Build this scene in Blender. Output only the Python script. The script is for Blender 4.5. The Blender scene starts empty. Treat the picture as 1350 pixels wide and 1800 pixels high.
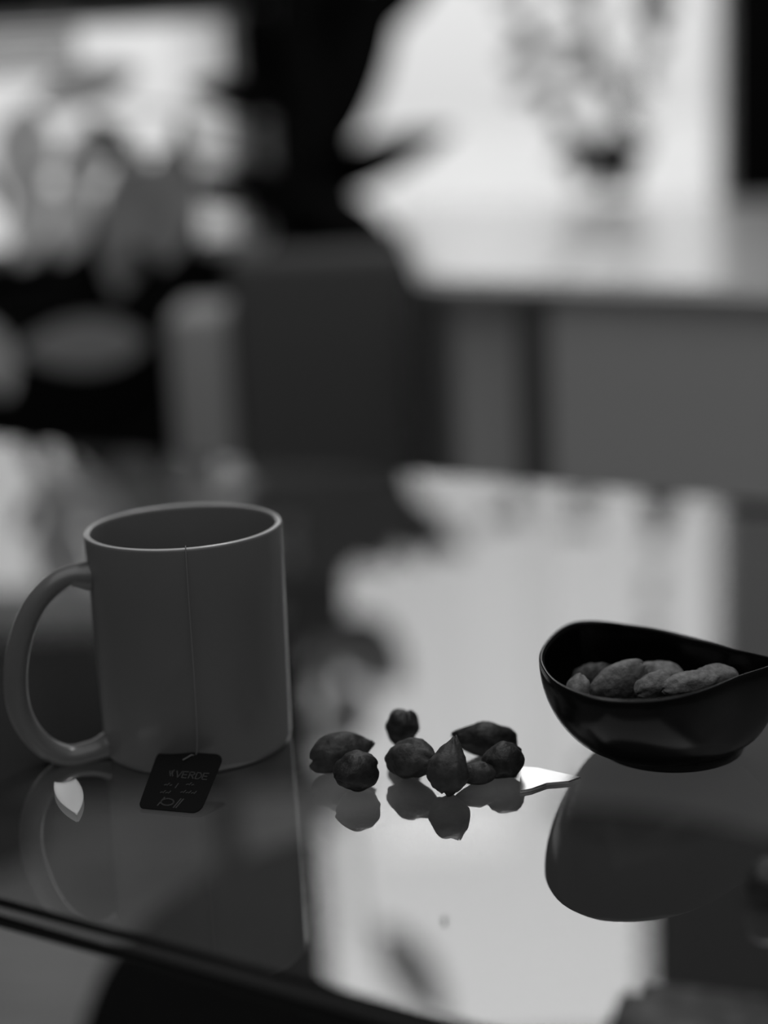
import bpy, bmesh, math, random
from mathutils import Vector, Matrix, noise
random.seed(7)
S = bpy.context.scene
COL = S.collection
V = Vector
PI = math.pi
# ---------------------------------------------------------------- camera
TZ = 0.65                                   # height of the glass tabletop
HC = 0.268                                  # camera above the tabletop
FPX = 3000.0
th, ro = math.radians(13.1), math.radians(2.7)
CF = V((0, math.cos(th), -math.sin(th)))
R0 = V((1, 0, 0)); U0 = V((0, math.sin(th), math.cos(th)))
CU = U0 * math.cos(ro) + R0 * math.sin(ro)
CR = R0 * math.cos(ro) - U0 * math.sin(ro)
CC = V((0, 0, TZ + HC))
cam = bpy.data.cameras.new('camera'); camo = bpy.data.objects.new('camera', cam); COL.objects.link(camo)
M = Matrix((CR, CU, -CF)).transposed().to_4x4(); M.translation = CC
camo.matrix_world = M
cam.sensor_fit = 'VERTICAL'; cam.sensor_height = 36; cam.sensor_width = 27; cam.lens = FPX / 1800 * 36
cam.clip_start = 0.02; cam.clip_end = 300
cam.dof.use_dof = True; cam.dof.focus_distance = 0.69; cam.dof.aperture_fstop = 2.3
S.camera = camo
# ---------------------------------------------------------------- sky, light, exposure
w = bpy.data.worlds.new('sky'); S.world = w; w.use_nodes = True
nt = w.node_tree; nt.nodes.clear()
tc = nt.nodes.new('ShaderNodeTexCoord'); sx = nt.nodes.new('ShaderNodeSeparateXYZ')
nt.links.new(tc.outputs['Generated'], sx.inputs[0])
mx = nt.nodes.new('ShaderNodeMath'); mx.operation = 'MAXIMUM'; mx.inputs[1].default_value = 0
nt.links.new(sx.outputs['Z'], mx.inputs[0])
ma = nt.nodes.new('ShaderNodeMath'); ma.operation = 'MULTIPLY_ADD'      # overcast sky: L = Lh (1 + 2 sin h)
ma.inputs[1].default_value = 2.4; ma.inputs[2].default_value = 1.0
nt.links.new(mx.outputs[0], ma.inputs[0])
SKY = 0.76
ms = nt.nodes.new('ShaderNodeMath'); ms.operation = 'MULTIPLY'; ms.inputs[1].default_value = SKY
nt.links.new(ma.outputs[0], ms.inputs[0])
bg = nt.nodes.new('ShaderNodeBackground'); bg.inputs['Color'].default_value = (1, 1, 1, 1)
nt.links.new(ms.outputs[0], bg.inputs['Strength'])
wo = nt.nodes.new('ShaderNodeOutputWorld'); nt.links.new(bg.outputs[0], wo.inputs[0])


def area(name, loc, rot, sx_, sy_, power, portal=False):
    l = bpy.data.lights.new(name, 'AREA'); l.shape = 'RECTANGLE'; l.size = sx_; l.size_y = sy_; l.energy = power
    if portal: l.cycles.is_portal = True
    o = bpy.data.objects.new(name, l); COL.objects.link(o); o.location = loc; o.rotation_euler = rot
    return o


area('window_portal', (0.30, 3.62, 1.55), (-PI / 2, 0, 0), 1.0, 1.9, 1, True)
area('window_portal', (-0.55, 2.36, 0.9), (-PI / 2, 0, 0), 0.9, 0.45, 1, True)
area('fill_light', (0.15, 2.0, 2.6), (0, 0, 0), 0.4, 0.4, 9)  # added fill to brighten the countertop, no fixture behind it
area('fill_light', (0.0, 0.2, 2.6), (0, 0, 0), 2.8, 2.4, 16)  # broad overhead fill added to lift the room, not a real lamp
S.view_settings.view_transform = 'Standard'; S.view_settings.look = 'None'
S.view_settings.gamma = 1; S.view_settings.use_curve_mapping = False; S.view_settings.exposure = 0.0


# ---------------------------------------------------------------- helpers
def ray(x, y): return CF + CR * ((x - 675) / FPX) + CU * ((900 - y) / FPX)
def PZ(x, y, z=TZ):
    r = ray(x, y); return CC + r * ((z - CC.z) / r.z)
def PD(x, y, d):
    r = ray(x, y); return CC + r * (d / r.y)
def PP(x, y, p0, n):
    r = ray(x, y); return CC + r * ((V(p0) - CC).dot(n) / r.dot(n))


def mat(name, g, rough=0.5, spec=0.5, metal=0.0, bump=0.0, scale=50, var=0.0, coat=0.0, stretch=(1, 1, 1), transl=0.0, sss=0.0):
    m = bpy.data.materials.new(name); m.use_nodes = True
    t = m.node_tree; b = t.nodes['Principled BSDF']
    b.inputs['Base Color'].default_value = (g, g, g, 1)
    b.inputs['Roughness'].default_value = rough; b.inputs['Specular IOR Level'].default_value = spec
    b.inputs['Metallic'].default_value = metal; b.inputs['Coat Weight'].default_value = coat
    b.inputs['Coat Roughness'].default_value = 0.05
    if bump or var:
        c = t.nodes.new('ShaderNodeTexCoord'); mp = t.nodes.new('ShaderNodeMapping')
        mp.inputs['Scale'].default_value = stretch
        n = t.nodes.new('ShaderNodeTexNoise'); n.inputs['Scale'].default_value = scale; n.inputs['Detail'].default_value = 5
        t.links.new(c.outputs['Object'], mp.inputs[0]); t.links.new(mp.outputs[0], n.inputs['Vector'])
        if var:
            r = t.nodes.new('ShaderNodeValToRGB')
            a, z = max(0, g * (1 - var)), g * (1 + var)
            r.color_ramp.elements[0].position = .35; r.color_ramp.elements[1].position = .65
            r.color_ramp.elements[0].color = (a, a, a, 1); r.color_ramp.elements[1].color = (z, z, z, 1)
            t.links.new(n.outputs['Fac'], r.inputs[0]); t.links.new(r.outputs[0], b.inputs['Base Color'])
        if bump:
            bp = t.nodes.new('ShaderNodeBump'); bp.inputs['Strength'].default_value = bump; bp.inputs['Distance'].default_value = .002
            t.links.new(n.outputs['Fac'], bp.inputs['Height']); t.links.new(bp.outputs[0], b.inputs['Normal'])
    if transl:
        tr = t.nodes.new('ShaderNodeBsdfTranslucent'); tr.inputs[0].default_value = (transl,) * 3 + (1,)
        ad = t.nodes.new('ShaderNodeAddShader'); o = t.nodes['Material Output']
        t.links.new(b.outputs[0], ad.inputs[0]); t.links.new(tr.outputs[0], ad.inputs[1]); t.links.new(ad.outputs[0], o.inputs[0])
    return m


def glass_mat(name, ior, tint, refl=1.0, rough=0.0, dust=0.0):
    m = bpy.data.materials.new(name); m.use_nodes = True
    t = m.node_tree; t.nodes.clear()
    f = t.nodes.new('ShaderNodeFresnel'); f.inputs['IOR'].default_value = ior
    k = t.nodes.new('ShaderNodeMath'); k.operation = 'MULTIPLY'; k.inputs[1].default_value = refl
    a = t.nodes.new('ShaderNodeBsdfTransparent'); a.inputs[0].default_value = (tint,) * 3 + (1,)
    g = t.nodes.new('ShaderNodeBsdfGlossy'); g.inputs['Roughness'].default_value = rough; g.inputs[0].default_value = (1, 1, 1, 1)
    x = t.nodes.new('ShaderNodeMixShader'); o = t.nodes.new('ShaderNodeOutputMaterial')
    t.links.new(f.outputs[0], k.inputs[0]); t.links.new(k.outputs[0], x.inputs[0])
    t.links.new(a.outputs[0], x.inputs[1]); t.links.new(g.outputs[0], x.inputs[2])
    if dust:                                # a thin film of dust
        df = t.nodes.new('ShaderNodeBsdfDiffuse'); df.inputs[0].default_value = (.8, .8, .8, 1)
        y = t.nodes.new('ShaderNodeMixShader'); y.inputs[0].default_value = dust
        t.links.new(x.outputs[0], y.inputs[1]); t.links.new(df.outputs[0], y.inputs[2]); x = y
    t.links.new(x.outputs[0], o.inputs[0])
    return m


def clear_mat(name, tint):
    m = bpy.data.materials.new(name); m.use_nodes = True
    t = m.node_tree; t.nodes.clear()
    a = t.nodes.new('ShaderNodeBsdfTransparent'); a.inputs[0].default_value = (tint,) * 3 + (1,)
    o = t.nodes.new('ShaderNodeOutputMaterial'); t.links.new(a.outputs[0], o.inputs[0]); return m


def tag(o, label=None, cat=None, group=None, kind=None):
    if label: o['label'] = label
    if cat: o['category'] = cat
    if group: o['group'] = group
    if kind: o['kind'] = kind
    return o


def empty(name, loc=(0, 0, 0), rz=0):
    o = bpy.data.objects.new(name, None); COL.objects.link(o); o.location = loc; o.rotation_euler = (0, 0, rz)
    o.empty_display_size = .01
    return o


def obj(name, bm, m, parent=None, smooth=True, loc=None):
    me = bpy.data.meshes.new(name); bmesh.ops.recalc_face_normals(bm, faces=bm.faces[:])
    bm.to_mesh(me); bm.free()
    for x in (m if isinstance(m, (list, tuple)) else [m]): me.materials.append(x)
    if smooth:
        for p in me.polygons: p.use_smooth = True
    o = bpy.data.objects.new(name, me); COL.objects.link(o)
    if loc is not None: o.location = loc
    if parent: o.parent = parent
    return o


def smooth_angle(o, a=40):
    me = o.data
    bm = bmesh.new(); bm.from_mesh(me)
    for e in bm.edges:
        if len(e.link_faces) == 2 and e.calc_face_angle(0) > math.radians(a): e.smooth = False
    bm.to_mesh(me); bm.free(); return o


def box(bm, x0, x1, y0, y1, z0, z1, bev=0.0, seg=2):
    b2 = bmesh.new(); bmesh.ops.create_cube(b2, size=1)
    for v in b2.verts:
        v.co = V(((x0 + x1) / 2 + v.co.x * (x1 - x0), (y0 + y1) / 2 + v.co.y * (y1 - y0), (z0 + z1) / 2 + v.co.z * (z1 - z0)))
    if bev: bmesh.ops.bevel(b2, geom=b2.edges[:], offset=bev, segments=seg, affect='EDGES', profile=.5)
    t = bpy.data.meshes.new('t'); b2.to_mesh(t); b2.free(); bm.from_mesh(t); bpy.data.meshes.remove(t)
    return bm


def poly_prism(pts, z0, z1, bev=0, seg=3, vert_bev=0, vseg=5):
    bm = bmesh.new()
    lo = [bm.verts.new((p[0], p[1], z0)) for p in pts]; hi = [bm.verts.new((p[0], p[1], z1)) for p in pts]
    n = len(pts)
    bm.faces.new(lo[::-1]); bm.faces.new(hi)
    vert = []
    for i in range(n):
        bm.faces.new((lo[i], lo[(i + 1) % n], hi[(i + 1) % n], hi[i]))
    if vert_bev:
        es = [e for e in bm.edges if abs(e.verts[0].co.z - e.verts[1].co.z) > 1e-6]
        bmesh.ops.bevel(bm, geom=es, offset=vert_bev, segments=vseg, affect='EDGES')
    if bev:
        es = [e for e in bm.edges if abs(e.verts[0].co.z - e.verts[1].co.z) < 1e-6]
        bmesh.ops.bevel(bm, geom=es, offset=bev, segments=seg, affect='EDGES')
    return bm


def lathe(prof, n=96, closed=True, bm=None, c=(0, 0, 0)):
    bm = bm or bmesh.new(); c = V(c); rings = []
    for r, z in prof:
        if r < 1e-6: rings.append([bm.verts.new(c + V((0, 0, z)))])
        else: rings.append([bm.verts.new(c + V((r * math.cos(2 * PI * i / n), r * math.sin(2 * PI * i / n), z))) for i in range(n)])
    for a, b in zip(rings, rings[1:]):
        for i in range(n):
            j = (i + 1) % n
            if len(a) == 1 and len(b) == 1: continue
            if len(a) == 1: bm.faces.new((a[0], b[i], b[j]))
            elif len(b) == 1: bm.faces.new((a[i], b[0], a[j]))
            else: bm.faces.new((a[i], b[i], b[j], a[j]))
    return bm


def catmull(pts, k=8):
    P = [V(p) for p in pts]; P = [2 * P[0] - P[1]] + P + [2 * P[-1] - P[-2]]; out = []
    for i in range(1, len(P) - 2):
        for s in range(k):
            t = s / k; a, b, c, d = P[i - 1:i + 3]
            out.append(.5 * (2 * b + (c - a) * t + (2 * a - 5 * b + 4 * c - d) * t * t + (3 * b - a - 3 * c + d) * t ** 3))
    out.append(P[-2]); return out


def tube(bm, pts, ra, rb=None, n=12, side=None, rf=None):
    """sweep an ellipse (ra in the plane of the path, rb sideways)"""
    rb = rb or ra; rings = []; m = len(pts); up = side
    for i, p in enumerate(pts):
        d = (pts[min(i + 1, m - 1)] - pts[max(i - 1, 0)]).normalized()
        if side is None:
            if up is None: up = d.orthogonal().normalized()
            s = (up - d * up.dot(d)).normalized(); up = s
        else: s = (side - d * side.dot(d)).normalized()
        q = d.cross(s); k = rf(i / (m - 1)) if rf else 1
        rings.append([bm.verts.new(p + q * (ra * k * math.cos(2 * PI * j / n)) + s * (rb * k * math.sin(2 * PI * j / n))) for j in range(n)])
    for a, b in zip(rings, rings[1:]):
        for j in range(n): bm.faces.new((a[j], a[(j + 1) % n], b[(j + 1) % n], b[j]))
    bm.faces.new(rings[0][::-1]); bm.faces.new(rings[-1])
    return bm


# ---------------------------------------------------------------- materials
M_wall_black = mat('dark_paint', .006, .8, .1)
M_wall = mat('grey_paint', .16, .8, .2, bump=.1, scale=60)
M_ceil = mat('ceiling_paint', .35, .9, .2)
M_floor = mat('floor_vinyl', .50, .5, .3, var=.25, scale=9, stretch=(1, 6, 1), bump=.05)
M_frame = mat('window_paint', .7, .35)
M_pane = glass_mat('window_glass', 1.45, .98, .6)
M_ground = mat('outdoor_paving', .42, .9, .2, var=.12, scale=1.2)
M_curtain = mat('black_curtain', .008, .9, .1)
M_top = glass_mat('tabletop_coated_glass', 4.1, .97, dust=.035)
M_under = clear_mat('tabletop_glass_underside', .93)
M_edge = mat('tabletop_dark_edge', .004, .3, .25)
M_black = mat('black_metal', .01, .3, .5)
M_rim = mat('rim_highlight_paint', .75, .3, .5, coat=.5)  # pale rim colour: the window's highlight painted onto the mug's lip
M_mug = mat('grey_glazed_ceramic', .19, .32, .5, coat=.35, bump=.015, scale=300)
M_bowl = mat('black_glazed_ceramic', .004, .2, .3)
M_nut = mat('dark_nut_skin', .028, .45, .4, bump=.5, scale=260, var=.4)
M_nut2 = mat('brown_nut_skin', .055, .5, .4, bump=.5, scale=260, var=.35)
M_kernel = mat('pale_kernel_skin', .24, .55, .4, bump=.6, scale=300, var=.25)
M_tag = mat('black_card', .004, .6, .2)
M_print = mat('grey_print', .065, .6, .2)
M_thread = mat('white_thread', .3, .8, .2)
M_counter = mat('white_lacquer', .88, .3, .6, coat=.4)
M_panel = mat('grey_panel', .75, .6, .3, bump=.05, scale=20)
M_panel2 = mat('grey_panel_narrow', .7, .6, .3)
M_post = mat('dark_post', .15, .6, .3)
M_chair = mat('dark_upholstery', .12, .85, .3, bump=.3, scale=120)
M_chair_side = mat('pale_chair_side', .48, .7, .3)
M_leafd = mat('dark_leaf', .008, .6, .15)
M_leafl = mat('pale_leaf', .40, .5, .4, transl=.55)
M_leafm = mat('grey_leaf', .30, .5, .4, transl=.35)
M_twig = mat('twig_leaf', .14, .6, .3, transl=.2)
M_pot = mat('dark_pot', .02, .5)
M_rug = mat('black_rug', .035, .95, .1, bump=.4, scale=400)
M_sliver = mat('white_glint_sliver', .95, .25, .6, metal=1.0)
M_stone = mat('speckled_stone', .09, .5, .5, var=.7, scale=160, bump=.3)
M_glint = mat('white_glint', .8, .5, .4, transl=.4)


# ---------------------------------------------------------------- setting
def struct(name, bm, m, parent=None, smooth=False):
    o = obj(name, bm, m, parent, smooth)
    if parent is None: o['kind'] = 'structure'
    return o


RX, LX, BY, CZ, Y1, Y2 = 1.7, -1.7, -1.4, 2.7, 2.25, 3.5
PX = PD(492, 300, Y1).x                     # corner of the pier between the two windows
struct('floor', box(bmesh.new(), LX - .1, RX + .1, BY - .1, Y2 + .1, -.05, 0), M_floor)
struct('ceiling', box(bmesh.new(), LX - .1, RX + .1, BY - .1, Y2 + .1, CZ, CZ + .05), M_ceil)
struct('wall_left', box(bmesh.new(), LX - .1, LX, BY, Y1, 0, CZ), M_wall)
struct('wall_right', box(bmesh.new(), RX, RX + .1, BY, Y2, 0, CZ), M_wall)
struct('wall_rear', box(bmesh.new(), LX, RX, BY - .1, BY, 0, CZ), M_wall)


def wall_with_hole(name, x0, x1, y0, y1, hx0, hx1, hz0, hz1, m):
    bm = bmesh.new()
    box(bm, x0, hx0, y0, y1, 0, CZ); box(bm, hx1, x1, y0, y1, 0, CZ)
    box(bm, hx0, hx1, y0, y1, 0, hz0); box(bm, hx0, hx1, y0, y1, hz1, CZ)
    return struct(name, bm, m)


W1 = (-1.15, PD(476, 200, Y1).x, PD(200, 452, Y1).z, PD(200, 14, Y1).z)
W2 = (PX - .125, PD(1282, 100, Y2).x, .68, 2.5)
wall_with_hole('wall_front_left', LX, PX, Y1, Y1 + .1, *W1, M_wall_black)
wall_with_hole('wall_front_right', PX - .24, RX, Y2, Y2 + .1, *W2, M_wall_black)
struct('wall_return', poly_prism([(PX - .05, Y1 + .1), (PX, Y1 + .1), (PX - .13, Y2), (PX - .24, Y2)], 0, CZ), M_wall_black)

struct('trim_1', poly_prism([(PX - .052, Y1 + .1), (PX - .242, Y2 + .1), (PX - .262, Y2 + .1), (PX - .072, Y1 + .1)], 0, CZ), M_frame)


def window(n, wx0, wx1, wz0, wz1, y):
    t = .018
    f = bmesh.new()
    box(f, wx0, wx0 + t, y, y + .05, wz0, wz1); box(f, wx1 - t, wx1, y, y + .05, wz0, wz1)
    box(f, wx0 + t, wx1 - t, y, y + .05, wz0, wz0 + t); box(f, wx0 + t, wx1 - t, y, y + .05, wz1 - t, wz1)
    o = struct('window_%d' % n, f, M_frame)
    g = obj('pane', box(bmesh.new(), wx0 + t, wx1 - t, y + .02, y + .024, wz0 + t, wz1 - t), M_pane, o, False)
    return o


window(1, *W1, Y1 + .02); window(2, *W2, Y2 + .02)
g = struct('ground_outside', box(bmesh.new(), -60, 60, 3.7, 120, -.35, -.3), M_ground)

# black curtain at the right of the big window, gathered wider towards its top
bm = bmesh.new(); NX, NZ = 70, 40; grid = []
cx0 = PD(1292, 150, 3.36).x
for i in range(NX + 1):
    row = []
    for k in range(NZ + 1):
        z = .02 + (2.6 - .02) * k / NZ
        s = min(1, max(0, (z - 1.4) / .4)); s = s * s * (3 - 2 * s)
        xl = cx0 - .19 * s; u = i / NX; x = xl + (1.55 - xl) * u
        row.append(bm.verts.new((x, 3.38 + .03 * math.sin(u * 62), z)))
    grid.append(row)
for i in range(NX):
    for k in range(NZ): bm.faces.new((grid[i][k], grid[i + 1][k], grid[i + 1][k + 1], grid[i][k + 1]))
o = obj('curtain', bm, M_curtain); m_ = o.modifiers.new('s', 'SOLIDIFY'); m_.thickness = .004
tag(o, 'long black curtain hanging at the right side of the large window', 'curtain')

# ---------------------------------------------------------------- glass table
N0 = V((-.0351, .4953)); u2 = V((.848, -.530)).normalized(); v2 = V((-u2.y, u2.x)); WD = .70
t0, t1 = -1.0, .45
tab = empty('glass_table', (0, 0, 0))
tag(tab, 'clear reflective glass table with a dark rounded edge under the mug and bowl', 'table')
cor = [N0 + u2 * t0, N0 + u2 * t1, N0 + u2 * t1 + v2 * WD, N0 + u2 * t0 + v2 * WD]
bm = poly_prism(cor, TZ - .012, TZ, bev=.004, seg=4, vert_bev=.02)
bm.normal_update()
for f in bm.faces: f.material_index = 0 if f.normal.z > .999 else (1 if f.normal.z < -.999 else 2)
top = obj('tabletop', bm, [M_top, M_under, M_edge], tab, False)
for p in top.data.polygons: p.use_smooth = p.material_index == 2
for a, b in ((.05, .05), (.95, .05), (.95, .95), (.05, .95)):
    p = N0 + u2 * (t0 + (t1 - t0) * a) + v2 * WD * b
    bm = bmesh.new(); lathe([(0, 0), (.016, 0), (.018, .004), (.011, .012), (.012, .62), (.026, .634), (.026, TZ - .012), (0, TZ - .012)], 24, bm=bm, c=(p.x, p.y, 0))
    smooth_angle(obj('leg', bm, M_black, tab))

# round black ottoman under the glass
ot = empty('round_ottoman', (.090, 1.150, 0)); tag(ot, 'round black ottoman on the floor, seen through and below the glass table', 'ottoman')
obj('cushion', lathe([(0, .06), (.30, .06), (.322, .07), (.33, .09), (.33, .275), (.322, .294), (.305, .30), (0, .30)], 96), M_rug, ot)
for k in range(4):
    a = PI / 4 + k * PI / 2
    obj('foot', lathe([(0, 0), (.014, 0), (.02, .06), (0, .06)], 20, c=(.24 * math.cos(a), .24 * math.sin(a), 0)), M_black, ot)

# ---------------------------------------------------------------- mug
MB = PZ(350, 1304); MH, MR = .0995, .0428
mug = empty('mug', MB)
tag(mug, 'tall grey ceramic mug with a loop handle standing on the glass table', 'mug')
r0 = MR - .0015
prof = [(0, .0035), (r0 - .006, .0035), (r0 - .0045, .0), (r0 - .0025, 0), (r0 - .0006, .0012), (r0, .004), (r0 + .0004, .03), (MR - .0006, .065), (MR, MH - .0016),
        (MR - .0004, MH - .0005), (MR - .0014, MH), (MR - .0026, MH - .0004), (MR - .0032, MH - .0018), (MR - .0037, .065), (r0 - .0035, .012), (r0 - .008, .0065), (0, .006)]
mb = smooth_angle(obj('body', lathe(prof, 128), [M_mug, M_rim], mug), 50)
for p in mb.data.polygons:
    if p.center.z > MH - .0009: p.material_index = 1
ang = math.radians(17); hd = V((-math.cos(ang), -math.sin(ang), 0)); hn = V((hd.y, -hd.x, 0))
hp = [(164, 1011), (118, 1014), (80, 1040), (50, 1085), (31, 1150), (28, 1215), (42, 1268), (76, 1310), (118, 1328), (160, 1321), (198, 1305)]
path = [PP(x, y, MB, hn) - MB for x, y in hp]
# the two ends sit in the mug's wall
path[0] = hd * (MR - .0018) + V((0, 0, path[0].z)); path[-1] = hd * (r0 - .0022) + V((0, 0, min(path[-1].z, path[-2].z + .0022)))
pts = catmull(path, 7)
flare = lambda t: 1 + .4 * math.exp(-(t / .045) ** 2) + .25 * math.exp(-((1 - t) / .045) ** 2) + .10 * math.exp(-((t - .5) / .2) ** 2)
obj('handle', tube(bmesh.new(), pts, .0046, .0062, 20, side=hn, rf=flare), M_mug, mug)

# tea tag, its thread over the rim
tt = empty('tea_tag', MB)
tag(tt, 'black square tea bag tag lettered VERDE leaning at the foot of the mug', 'tea tag')
zt = TZ + .0105
c4 = [PZ(243, 1421, TZ + .0006), PZ(352, 1431, TZ + .0006), PZ(395, 1328, zt), PZ(279, 1320, zt)]
ex = (c4[1] - c4[0]); ey = (c4[3] - c4[0]); nn = ex.cross(ey).normalized()
def tagp(u, v, h=0): return c4[0] * (1 - u) * (1 - v) + c4[1] * u * (1 - v) + c4[2] * u * v + c4[3] * (1 - u) * v + nn * h
rc = .14; out = []
for cx, cy, a0 in ((1 - rc, rc, -90), (1 - rc, 1 - rc, 0), (rc, 1 - rc, 90), (rc * .6, rc * .6, 180)):
    rr = rc if cx != rc * .6 else rc * .6
    for k in range(7):
        a = math.radians(a0 + 90 * k / 6); out.append((cx + rr * math.cos(a), cy + rr * math.sin(a)))
bm = bmesh.new()
lo = [bm.verts.new(tagp(u, v, 0) - MB) for u, v in out]; hi = [bm.verts.new(tagp(u, v, .0005) - MB) for u, v in out]
bm.faces.new(lo[::-1]); bm.faces.new(hi)
for i in range(len(out)): bm.faces.new((lo[i], lo[(i + 1) % len(out)], hi[(i + 1) % len(out)], hi[i]))
obj('card', bm, M_tag, tt, False)


def strokes(lines, wd, h=.0007):
    bm = bmesh.new()
    for a, b in lines:
        p, q = V(a), V(b); d = (q - p).normalized() * wd * .5; n = V((-d.y, d.x))
        cs = [p - d - n, q + d - n, q + d + n, p - d + n]
        vs = [bm.verts.new(tagp(c.x, c.y, h) - MB) for c in cs]; v0 = [bm.verts.new(tagp(c.x, c.y, h - .0003) - MB) for c in cs]
        bm.faces.new(vs)
        for i in range(4): bm.faces.new((v0[i], v0[(i + 1) % 4], vs[(i + 1) % 4], vs[i]))
    return bm


GL = {'V': [((0, 1), (.5, 0)), ((.5, 0), (1, 1))], 'E': [((0, 0), (0, 1)), ((0, 1), (.85, 1)), ((0, .5), (.7, .5)), ((0, 0), (.85, 0))],
      'R': [((0, 0), (0, 1)), ((0, 1), (.7, 1)), ((.7, 1), (.9, .78)), ((.9, .78), (.7, .52)), ((.7, .52), (0, .52)), ((.4, .52), (.9, 0))],
      'D': [((0, 0), (0, 1)), ((0, 1), (.55, 1)), ((.55, 1), (.95, .7)), ((.95, .7), (.95, .3)), ((.95, .3), (.55, 0)), ((.55, 0), (0, 0))]}
L = []; x0, y0, gw, gh, gap = .40, .545, .082, .105, .022
for i, ch in enumerate('VERDE'):
    ox = x0 + i * (gw + gap)
    L += [((ox + a[0] * gw, y0 + a[1] * gh), (ox + b[0] * gw, y0 + b[1] * gh)) for a, b in GL[ch]]
obj('lettering', strokes(L, .016), M_print, tt, False)
L = [((.29, .64), (.325, .56)), ((.325, .64), (.36, .56)), ((.33, .60), (.35, .66))]
for x, y, n in ((.29, .40, 3), (.62, .435, 3), (.27, .27, 4), (.58, .30, 6)):
    for i in range(n): L.append(((x + i * .042, y), (x + i * .042 + .022, y + (.035 if i % 2 else .01))))
L.append(((.47, .37), (.49, .44)))
obj('small_print', strokes(L, .016), M_print, tt, False)
L = []
for k in range(16):
    a, b = 2 * PI * k / 16, 2 * PI * (k + 1) / 16
    L.append(((.43 + .10 * math.cos(a), .125 + .055 * math.sin(a)), (.43 + .10 * math.cos(b), .125 + .055 * math.sin(b))))
L += [((.56, .05), (.62, .19)), ((.60, .05), (.66, .19)), ((.30, .06), (.36, .19))]
obj('printed_emblem', strokes(L, .022), M_print, tt, False)
topc = tagp(.52, .93, .001) - MB
a_s = math.atan2(-.0415, .004)
sp = [topc + V((-.003, -.004, -.0004)), topc]
for z, k in ((.013, 0), (.04, .2), (.07, .25), (.095, .3)):
    a = a_s + math.radians(k * 6); rr = MR + .0006; sp.append(V((rr * math.cos(a), rr * math.sin(a), z)))
a = a_s + math.radians(2)
sp += [V(((MR - .0014) * math.cos(a), (MR - .0014) * math.sin(a), MH + .0004)), V(((MR - .0048) * math.cos(a), (MR - .0048) * math.sin(a), MH - .004)),
       V(((MR - .006) * math.cos(a), (MR - .006) * math.sin(a), MH - .03))]
obj('thread', tube(bmesh.new(), catmull(sp, 5), .00022, n=6), M_thread, tt)

# ---------------------------------------------------------------- bowl
BB = PZ(1180, 1312); bowl = empty('snack_bowl', BB)
tag(bowl, 'glossy black ceramic bowl with a swooping rim, holding nuts, on the glass table', 'bowl')
rimpx = [(1350, 1164, .0440), (1300, 1193, .0442), (1250, 1213, .0445), (1200, 1227, .0448), (1130, 1235, .0452), (1050, 1231, .0458), (980, 1206, .0465), (950, 1172, .0470),
         (951, 1142, .0475), (975, 1112, .0480), (1005, 1096, .0480), (1045, 1093, .0478), (1100, 1099, .0472), (1150, 1106, .0468), (1200, 1117, .0462), (1250, 1130, .0455), (1310, 1148, .0448)]
rp = [PZ(x, y, TZ + z) - BB for x, y, z in rimpx]
rp[0] = rp[0] + V((.007, .0, 0))
cen = V((.0, .0, 0)); NR = 120
cl = rp[-2:] + rp + rp[:2]
full = catmull(cl, 10); full = full[20:-20] if True else full
# resample by angle round the foot's centre
angs = sorted([(math.atan2(p.y, p.x), p) for p in full], key=lambda t: t[0])
def rim_at(a):
    for i in range(len(angs)):
        a0, p0 = angs[i - 1]; a1, p1 = angs[i]
        if i == 0: a0 -= 2 * PI
        if a0 <= a <= a1: t = (a - a0) / max(1e-9, a1 - a0); return p0.lerp(p1, t)
    a0, p0 = angs[-1]; a1, p1 = angs[0]; return p0.lerp(p1, (a - a0) / (a1 + 2 * PI - a0))
rows = []
FR = .0305
outer = [(0, .0020, 'c'), (FR - .004, .0020, 'f'), (FR - .003, 0, 'f'), (FR - .0005, 0, 'f'), (FR, .0012, 'f'), (FR - .0004, .0042, 'f')]
bm = bmesh.new(); A = [-PI + 2 * PI * i / NR for i in range(NR)]; rim = [rim_at(a) for a in A]
def ring(fn): return [bm.verts.new(fn(i)) for i in range(NR)]
c0 = bm.verts.new((0, 0, .002)); rings = []
for r, z, _ in outer[1:]: rings.append(ring(lambda i: V((r * math.cos(A[i]), r * math.sin(A[i]), z))))
def wallpt(i, s, inset=0, zoff=0):
    R_ = rim[i]; d = V((math.cos(A[i]), math.sin(A[i]), 0)); rr = V((R_.x, R_.y, 0)).length
    r = (FR - .0004) + (rr - FR + .0004) * (math.sin(s * PI / 2) ** 1.08)
    z = .0042 + (R_.z - .0042) * (1 - math.cos(s * PI / 2)) ** .85
    return d * (r - inset) + V((0, 0, z + zoff))
for k in range(1, 17): rings.append(ring(lambda i: wallpt(i, k / 16)))
rings.append(ring(lambda i: wallpt(i, 1, .0006, .0007))); rings.append(ring(lambda i: wallpt(i, 1, .0018, .0006)))
for k in range(16, -1, -1): rings.append(ring(lambda i: wallpt(i, k / 16, .0026, .0012 * (1 - k / 16) ** 2 + (.0002 if k < 16 else -.0003))))
rings.append(ring(lambda i: V((.018 * math.cos(A[i]), .018 * math.sin(A[i]), .0048))))
c1 = bm.verts.new((0, 0, .0046))
for i in range(NR): bm.faces.new((c0, rings[0][i], rings[0][(i + 1) % NR])); bm.faces.new((c1, rings[-1][i], rings[-1][(i + 1) % NR]))
for a, b in zip(rings, rings[1:]):
    for i in range(NR): bm.faces.new((a[i], a[(i + 1) % NR], b[(i + 1) % NR], b[i]))
smooth_angle(obj('body', bm, M_bowl, bowl), 60)


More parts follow.
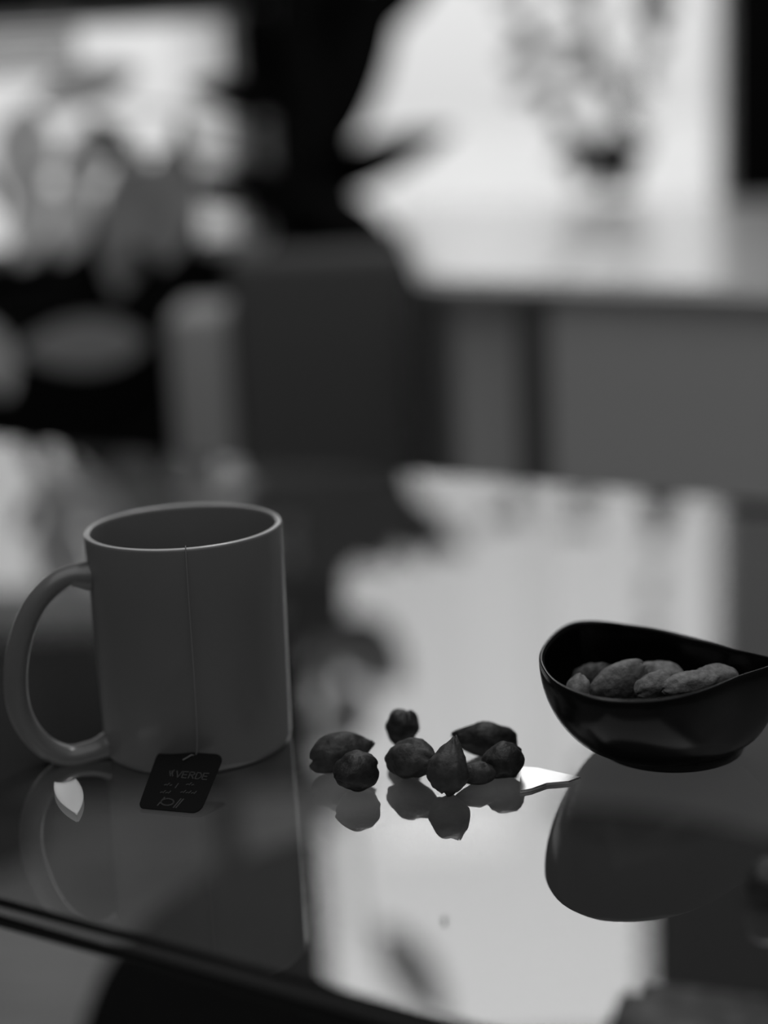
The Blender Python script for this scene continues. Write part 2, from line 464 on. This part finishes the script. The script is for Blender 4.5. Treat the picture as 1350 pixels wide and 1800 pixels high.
# ---------------------------------------------------------------- nuts
def nut_mesh(name, L_, W_, H_, m, tip=.5, seed=0, crease=0.0, flat=0):
    """a kernel along +X with a pointed tip at +X"""
    bm = bmesh.new(); n, k = 28, 20; rings = []
    def pt(t, a):
        c = math.cos(t); r = max(0, math.sin(t)) ** .85
        x = c
        if c > 0: r *= 1 - tip * (.25 * c + .75 * c ** 2); x = c * (1 + .4 * tip)
        p = V((x * L_ / 2, r * math.cos(a) * W_ / 2, r * math.sin(a) * H_ / 2))
        e = noise.noise(V((x * 2, math.cos(a) * 1.5, math.sin(a) * 1.5)) + V((seed * 7.3, 0, 0))) * .17 + noise.noise(p * 420 + V((seed, 0, 0))) * .035
        e -= crease * math.exp(-((a - 1.1) / .22) ** 2) * r
        return p * (1 + e)
    a0 = bm.verts.new(pt(0, 0)); a1 = bm.verts.new(pt(PI, 0))
    for i in range(1, k): rings.append([bm.verts.new(pt(PI * i / k, 2 * PI * j / n)) for j in range(n)])
    for j in range(n):
        bm.faces.new((a0, rings[0][j], rings[0][(j + 1) % n])); bm.faces.new((a1, rings[-1][j], rings[-1][(j + 1) % n]))
    for a, b in zip(rings, rings[1:]):
        for j in range(n): bm.faces.new((a[j], a[(j + 1) % n], b[(j + 1) % n], b[j]))
    return obj(name, bm, m)


def nut(label, px, py, L_, W_, H_, m, yaw, pitch=0, roll=0, z=None, group='nuts scattered on the glass table', name='nut', tip=.5, seed=0, crease=0.0):
    o = nut_mesh(name, L_, W_, H_, m, tip, seed, crease)
    R_ = (Matrix.Rotation(math.radians(yaw), 4, 'Z') @ Matrix.Rotation(math.radians(-pitch), 4, 'Y') @ Matrix.Rotation(math.radians(roll), 4, 'X'))
    o.rotation_mode = 'XYZ'; o.rotation_euler = R_.to_euler()
    low = min((R_ @ v.co).z for v in o.data.vertices)
    zz = (TZ - low + .00005) if z is None else z
    o.location = PZ(px, py, zz)
    tag(o, label, 'nut', group); return o


nut('oval dark nut at the left, its pointed end against the round nut', 596, 1322, .0250, .0170, .0170, M_nut2, 14, 10, 20, seed=1, tip=.55, crease=.08)
nut('round dark nut in front of the left pair, nearest the mug', 626, 1356, .0180, .0178, .0165, M_nut, -150, 0, 0, seed=2, tip=.12)
nut('small wedge shaped nut farthest back on the glass', 707, 1279, .0155, .0165, .0140, M_nut, 190, -74, 0, seed=3, tip=.8)
nut('split dark nut with a crease, left of the upright pointed nut', 722, 1333, .0215, .0170, .0160, M_nut2, -38, 10, 30, seed=4, tip=.3, crease=.22)
nut('nut standing with its point up in the middle of the scatter', 788, 1352, .0195, .0165, .0165, M_nut2, 60, 62, 0, seed=5, tip=.75)
nut('long flat nut lying across at the back right of the scatter', 856, 1299, .0250, .0150, .0150, M_nut, 176, 6, 0, seed=6, tip=.4)
nut('roundish wrinkled nut at the right end of the scatter', 884, 1337, .0170, .0160, .0152, M_nut, 25, 10, 0, seed=8, tip=.15, crease=.1)
nut('paler small nut tucked left of the roundish wrinkled nut', 838, 1360, .0165, .0105, .0095, M_nut2, 195, 0, 0, seed=9, tip=.5)
nut('dark nut cut off by the right edge of the picture, below the bowl', 1362, 1548, .0200, .0170, .0165, M_nut, 20, 0, 0, seed=12, tip=.3)

GB = 'nuts in the black bowl'
# a hidden lower layer carries the ones in view
for i, (px, py) in enumerate(((1075, 1240), (1130, 1252), (1185, 1248), (1240, 1240), (1105, 1222), (1160, 1225), (1215, 1222))):
    nut('dark nut low in the bowl, %s' % ('by the left wall', 'left of the middle', 'right of the middle', 'by the right wall', 'under the largest nut', 'under the middle back nut', 'under the long low nut')[i], px, py, .021, .015, .011, M_nut, 40 * i, 0, 0, z=TZ + .0195, group=GB, seed=20 + i)
nut('small pale chunk at the far left in the bowl by the near rim', 1016, 1211, .0120, .0100, .0100, M_kernel, 70, 40, 0, z=TZ + .0335, group=GB, seed=30, tip=.3)
nut('dim nut behind the small pale chunk at the left in the bowl', 1036, 1188, .0160, .0120, .0110, M_nut2, 10, 20, 0, z=TZ + .0325, group=GB, seed=31)
nut('largest flat nut left of centre in the bowl, tilted up to the right', 1084, 1200, .0250, .0110, .0170, M_kernel, 8, 28, 10, z=TZ + .0330, group=GB, seed=32, tip=.25)
nut('dim nut just right behind the largest nut in the bowl', 1122, 1188, .0180, .0120, .0120, M_nut2, 150, 15, 0, z=TZ + .0320, group=GB, seed=33)
nut('pale nut at the back in the middle of the bowl', 1165, 1186, .0200, .0130, .0120, M_kernel, 165, 12, 0, z=TZ + .0330, group=GB, seed=34, tip=.35)
nut('small oval nut leaning in front of the middle back nut in the bowl', 1148, 1204, .0155, .0100, .0110, M_kernel, 15, 22, 0, z=TZ + .0345, group=GB, seed=35, tip=.25)
nut('long low nut lying right of centre in the bowl', 1212, 1201, .0230, .0110, .0100, M_kernel, 8, 6, 0, z=TZ + .0355, group=GB, seed=36, tip=.2)
nut('rounded pale nut farthest right in the bowl', 1262, 1190, .0170, .0120, .0110, M_kernel, 170, 8, 0, z=TZ + .0355, group=GB, seed=37, tip=.15)

# ---------------------------------------------------------------- small things on the glass
# mirror-like sliver added for a bright window reflection in the glass
px = [(914, 1352), (945, 1354), (1022, 1371), (1000, 1379), (960, 1381), (935, 1392), (914, 1396)]
pp = [PZ(x, y, TZ) for x, y in px]; c = sum(pp, V()) / len(pp)
bm = poly_prism([(p.x - c.x, p.y - c.y) for p in pp], .0002, .0014, bev=.0004, seg=2)
tag(obj('glint_sliver', bm, M_sliver, None, False, loc=c), 'bright white tapering sliver shaped for a reflected glint between the nuts and the bowl', 'glint')
# stone coaster at the lower edge of the picture
q = PZ(1104, 1744, TZ); q = V((q.x, q.y))
e1 = V((.93, -.37)).normalized(); e2 = V((-e1.y, e1.x))
pts_ = [q, q - e2 * .045, q - e2 * .045 + e1 * .06, q + e1 * .06]
bm = poly_prism([(p.x - q.x, p.y - q.y) for p in pts_], .0001, .005, bev=.0012, seg=2, vert_bev=.007)
tag(obj('stone_coaster', bm, M_stone, loc=(q.x, q.y, TZ)), 'speckled grey stone coaster cut off by the bottom edge of the picture', 'coaster')
# crumb
p = PZ(781, 1616, TZ + .0008)
o = nut_mesh('crumb', .0030, .0014, .0014, M_nut, .3, 50); o.location = p; o.rotation_euler = (0, 0, 1.4)
tag(o, 'tiny dark crumb alone on the bright part of the glass', 'crumb')
# white flake added for a bright spot reflected in the glass
c = PZ(125, 1408, TZ); bm = bmesh.new(); rows = []
for i in range(13):
    t = i / 12; wdt = .0056 * math.sin(PI * (.02 + .70 * t)) ** .8
    rows.append([bm.verts.new(((j / 6 - .5) * 2 * wdt, (t - .5) * .036, .0006 + .0010 * (j / 6 - .5) ** 2 * 4 + .0006 * abs(t - .5))) for j in range(7)])
for a, b in zip(rows, rows[1:]):
    for j in range(6): bm.faces.new((a[j], a[j + 1], b[j + 1], b[j]))
o = obj('glint_shape', bm, M_glint, loc=c); m_ = o.modifiers.new('s', 'SOLIDIFY'); m_.thickness = .0005
o.rotation_euler = (0, 0, math.radians(17))
tag(o, 'white flake shaped for a reflected glint on the glass below the handle of the mug', 'glint_shape')

# ---------------------------------------------------------------- white counter behind
CT = .75
ct = empty('white_counter', (0, 0, 0)); tag(ct, 'white topped counter with grey panels standing before the large window', 'counter')
FL = V((.050, 1.80)); fd = V((.62, -.54)).normalized(); FRt = FL + fd * .95
topp = [FL, FRt, V((1.35, 2.35)), V((.62, 2.93)), V((.047, 3.33))]
obj('countertop', poly_prism(topp, CT - .016, CT, bev=.007, seg=3, vert_bev=.02), M_counter, ct, False)
nb = V((-fd.y, fd.x))
def front_box(name, xa, xb, z0, z1, dep0, dep1, m):
    """panel on the counter's front between two distances along it"""
    a, b = FL + fd * xa, FL + fd * xb
    pts = [a + nb * dep0, b + nb * dep0, b + nb * dep1, a + nb * dep1]
    return obj(name, poly_prism(pts, z0, z1, bev=.003, seg=2), m, ct, False)
def along(px):                              # distance along the front edge at a picture column
    best = min(((PZ(px, yy, .70).xy - FL).cross(fd) ** 2, yy) for yy in range(480, 700, 2)); return (PZ(px, best[1], .70).xy - FL).dot(fd)
s1, s2, s3 = along(765), along(893), along(945)
zb = CT - .0165
front_box('panel', .012, s2, 0, zb, .04, .06, M_panel2)
front_box('post', s2, s3, 0, zb, .012, .06, M_post)
front_box('panel', s3, .93, 0, zb, .02, .04, M_panel)
b0 = FL + fd * .02 + nb * .07
obj('end_panel', poly_prism([FL + fd * .012 + nb * .062, FL + fd * .03 + nb * .062, V((.085, 3.28)), V((.065, 3.28))], 0, zb, bev=.002), M_panel2, ct, False)

# ---------------------------------------------------------------- padded chair
dC = 1.9
xa, xb = PD(408, 600, dC).x, PD(738, 600, dC).x - .01
ztop = PD(560, 436, dC).z
ch = empty('padded_chair', ((xa + xb) / 2, dC, 0)); tag(ch, 'dark upholstered chair with a pale side, left of the white counter', 'chair')
hw = (xb - xa) / 2
zs = PD(350, 545, dC).z; xl = PD(303, 660, dC).x - (xa + xb) / 2
obj('backrest', box(bmesh.new(), -hw, hw, -.03, .03, .40, ztop, bev=.018, seg=4), M_chair, ch)
obj('seat', box(bmesh.new(), -hw, hw, .031, .13, .36, .44, bev=.02, seg=4), M_chair, ch)
obj('side_panel', box(bmesh.new(), xl, -hw - .001, -.025, .13, .30, zs, bev=.012, seg=3), M_chair_side, ch)
for x in (xl + .02, hw - .02):
    for y in (.0, .11):
        bm = bmesh.new(); tube(bm, [V((x, y, 0)), V((x, y, .15)), V((x, y, .34))], .011, n=12); obj('leg', bm, M_black, ch)
obj('seat_frame', box(bmesh.new(), xl + .01, hw - .005, -.01, .125, .33, .36, bev=.005), M_black, ch)

# ---------------------------------------------------------------- big dark leaved plant before the windows
def leaf_mesh(name, m, wr, curl=.15):
    bm = bmesh.new(); rows = []; n = 14
    for i in range(n + 1):
        t = i / n; wd = wr * .5 * (math.sin(PI * t ** .85) ** .75 if 0 < t < 1 else .01)
        rows.append([bm.verts.new((s * wd, -curl * (t - .5) ** 2 + abs(s) * wd * .25, t)) for s in (-1, -.6, -.2, 0, .2, .6, 1)])
    for a, b in zip(rows, rows[1:]):
        for j in range(6): bm.faces.new((a[j], a[j + 1], b[j + 1], b[j]))
    bmesh.ops.solidify(bm, geom=bm.faces[:], thickness=.012)
    me = bpy.data.meshes.new(name); bm.to_mesh(me); bm.free(); me.materials.append(m)
    for p in me.polygons: p.use_smooth = True
    return me


plant = empty('rubber_plant', (-.55, 2.08, 0))
tag(plant, 'large dark leaved potted plant standing before the left window', 'plant')
PO = V((-.55, 2.08, 0))
bm = lathe([(0, 0), (.075, 0), (.082, .01), (.10, .22), (.105, .225), (.105, .245), (.094, .245), (.09, .20), (0, .20)], 48)
obj('pot', bm, M_pot, plant)
LV = {}
# x, y of the leaf's base and tip in the picture, width in picture units, distance, shade
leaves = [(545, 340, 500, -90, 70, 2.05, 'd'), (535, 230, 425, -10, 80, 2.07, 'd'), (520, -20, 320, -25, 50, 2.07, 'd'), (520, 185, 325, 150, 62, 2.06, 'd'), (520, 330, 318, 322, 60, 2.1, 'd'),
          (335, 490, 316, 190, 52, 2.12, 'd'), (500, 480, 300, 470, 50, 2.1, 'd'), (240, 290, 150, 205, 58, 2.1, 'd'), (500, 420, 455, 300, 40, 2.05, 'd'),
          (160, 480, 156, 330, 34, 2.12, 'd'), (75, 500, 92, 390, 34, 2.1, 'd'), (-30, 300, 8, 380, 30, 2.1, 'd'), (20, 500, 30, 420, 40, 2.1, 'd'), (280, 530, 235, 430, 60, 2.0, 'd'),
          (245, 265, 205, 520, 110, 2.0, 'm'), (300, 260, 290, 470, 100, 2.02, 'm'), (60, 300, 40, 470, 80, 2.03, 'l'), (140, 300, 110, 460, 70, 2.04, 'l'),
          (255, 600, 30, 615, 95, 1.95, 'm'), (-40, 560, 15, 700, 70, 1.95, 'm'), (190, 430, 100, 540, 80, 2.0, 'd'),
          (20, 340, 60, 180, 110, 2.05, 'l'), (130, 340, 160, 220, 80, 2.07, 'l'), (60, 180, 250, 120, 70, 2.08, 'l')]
stem_top = V((-.09, 2.10, 1.10))
tr = catmull([V((-.55, 2.08, .2)), V((-.45, 2.17, .42)), V((-.20, 2.185, .60)), V((-.115, 2.16, .80)), V((-.105, 2.11, .95)), stem_top], 6)
bm = bmesh.new(); tube(bm, [p - PO for p in tr], .010, n=10, rf=lambda t: 1.1 - .6 * t); obj('stem', bm, M_leafd, plant)
def grow(plant, PO, tr, leaves):
    for bx_, by_, tx_, ty_, wp, d, s in leaves:
        a, b = PD(bx_, by_, d), PD(tx_, ty_, d - .04)
        ln = (b - a).length; wr = (wp / FPX * d) / ln
        key = (s, round(wr * 4) / 4)
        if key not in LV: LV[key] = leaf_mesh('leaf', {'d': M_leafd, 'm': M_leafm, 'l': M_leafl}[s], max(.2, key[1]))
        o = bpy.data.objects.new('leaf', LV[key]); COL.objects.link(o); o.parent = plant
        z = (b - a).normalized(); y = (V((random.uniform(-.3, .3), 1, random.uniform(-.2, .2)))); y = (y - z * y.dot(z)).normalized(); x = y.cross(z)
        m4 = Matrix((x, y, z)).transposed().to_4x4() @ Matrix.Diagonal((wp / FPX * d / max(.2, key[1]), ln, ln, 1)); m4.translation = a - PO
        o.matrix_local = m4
        # leaf stalk back to the stem
        q = min(tr, key=lambda p: (p - a).length + abs(p.z - a.z + .05))
        bm = bmesh.new(); mid = (a + q) / 2 + V((0, 0, .01)); tube(bm, [p - PO for p in catmull([q, mid, a], 4)], .0022, n=6)
        obj('stalk', bm, M_leafd, plant)
        if s == 'l' : o['label'] = 'pale translucent leaf'


grow(plant, PO, tr, leaves)

# second, taller plant deeper in the corner beside the large window
PO2 = V((-.085, 3.02, 0)); plant2 = empty('rubber_plant', PO2)
tag(plant2, 'tall black leaved plant between the windows, slanting over the large window', 'plant')
obj('pot', lathe([(0, 0), (.06, 0), (.066, .01), (.085, .22), (.09, .225), (.09, .245), (.08, .245), (.076, .20), (0, .20)], 48), M_pot, plant2)
tr2 = catmull([PO2 + V((0, 0, .2)), PO2 + V((-.02, -.02, .5)), PO2 + V((-.015, .02, .8)), PO2 + V((-.03, 0, 1.15)), PO2 + V((-.02, .02, 1.55)), PO2 + V((0, .02, 1.95))], 6)
bm = bmesh.new(); tube(bm, [p - PO2 for p in tr2], .009, n=10, rf=lambda t: 1.1 - .6 * t); obj('stem', bm, M_leafd, plant2)
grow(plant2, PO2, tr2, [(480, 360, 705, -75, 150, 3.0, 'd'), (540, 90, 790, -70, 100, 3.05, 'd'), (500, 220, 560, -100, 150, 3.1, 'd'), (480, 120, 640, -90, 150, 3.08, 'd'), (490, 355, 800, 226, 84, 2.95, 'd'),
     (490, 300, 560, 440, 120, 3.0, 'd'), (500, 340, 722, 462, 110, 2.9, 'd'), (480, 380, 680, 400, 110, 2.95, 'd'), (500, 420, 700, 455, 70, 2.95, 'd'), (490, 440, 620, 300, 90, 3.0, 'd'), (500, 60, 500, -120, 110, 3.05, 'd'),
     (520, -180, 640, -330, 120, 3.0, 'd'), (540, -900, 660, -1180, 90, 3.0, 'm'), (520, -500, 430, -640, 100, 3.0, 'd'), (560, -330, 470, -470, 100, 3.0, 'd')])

# short slatted blind at the left window
sb = PD(-150, 90, 2.235); sc = PD(138, 80, 2.235)
bl = empty('slatted_blind', (sb.x, 2.235, W1[3])); tag(bl, 'short grey slatted blind across the top left corner of the left window', 'blind')
for k in range(6):
    z = -.018 - k * .0115
    obj('slat', box(bmesh.new(), 0, sc.x - sb.x, -.006, .004, z - .004, z + .004, bev=.001), M_leafm, bl, False)
for x in (.03, sc.x - sb.x - .03):
    bm = bmesh.new(); tube(bm, [V((x, -.007, .01)), V((x, -.007, -.04)), V((x, -.007, -.085))], .0012, n=6); obj('cord', bm, M_leafm, bl)

# ---------------------------------------------------------------- small leafy plant on the counter
base = PZ(1085, 338, CT); base = V((base.x, base.y, CT)); d2_ = base.y
sp_ = empty('leafy_twigs_pot', base); tag(sp_, 'small pot of leafy twigs on the white counter in front of the large window', 'plant')
obj('pot', lathe([(0, 0), (.026, 0), (.030, .004), (.036, .045), (.038, .047), (.038, .054), (.033, .054), (.031, .040), (0, .040)], 40), M_pot, sp_)
tw = [[(1085, 300), (1010, 240), (945, 150), (905, 40)], [(1085, 300), (1075, 200), (1060, 130), (1030, 20), (1000, -90)], [(1090, 300), (1120, 250), (1100, 180)],
      [(1080, 300), (1030, 290), (1000, 250)], [(1085, 300), (1010, 130), (890, -20), (840, -80)], [(1090, 300), (1130, 120), (1150, -40)],
      [(1090, 300), (1125, -150), (1090, -430), (1010, -640), (940, -740)]]
lm = leaf_mesh('leaf', M_twig, .55); lm2 = leaf_mesh('leaf', M_leafd, .6)
for tpts in tw:
    c_ = catmull([V((0, 0, .038))] + [PD(x, y, d2_ + random.uniform(-.05, .05)) - base for x, y in tpts[1:]], 6)
    bm = bmesh.new(); tube(bm, c_, .0018, n=6); obj('twig', bm, M_twig, sp_)
    for i in range(6, len(c_), 2):
        for k in range(2):
            o = bpy.data.objects.new('leaf', lm if random.random() < .85 else lm2); COL.objects.link(o); o.parent = sp_
            s = random.uniform(.035, .06)
            o.matrix_local = Matrix.Translation(c_[i]) @ Matrix.Rotation(random.uniform(0, 6.28), 4, 'Y') @ Matrix.Rotation(random.uniform(-.7, .7), 4, 'X') @ Matrix.Scale(s, 4)
for k in range(30):                          # dense dark foliage low over the pot
    o = bpy.data.objects.new('leaf', lm2); COL.objects.link(o); o.parent = sp_
    o.matrix_local = Matrix.Translation(V((random.uniform(-.02, .02), random.uniform(-.02, .02), .05))) @ Matrix.Rotation(random.uniform(-1.4, 1.1), 4, 'Y') @ Matrix.Rotation(random.uniform(-.6, .6), 4, 'X') @ Matrix.Scale(random.uniform(.04, .085), 4)

# pendant lamp high in front of the large window
pl_ = PD(1152, 30, 2.9)
pe = empty('pendant_lamp', (pl_.x, pl_.y, pl_.z)); tag(pe, 'black pendant lamp hanging in front of the large window, at the top edge', 'lamp')
obj('shade', lathe([(.034, 0), (.036, .002), (.030, .03), (.012, .055), (.008, .07), (0, .07), (0, .066), (.007, .066), (.010, .052), (.028, .028), (.034, 0)], 40), M_black, pe)
bm = bmesh.new(); tube(bm, [V((0, 0, .068)), V((0, 0, 1)), V((0, 0, CZ - pl_.z))], .002, n=8); obj('cord', bm, M_black, pe)
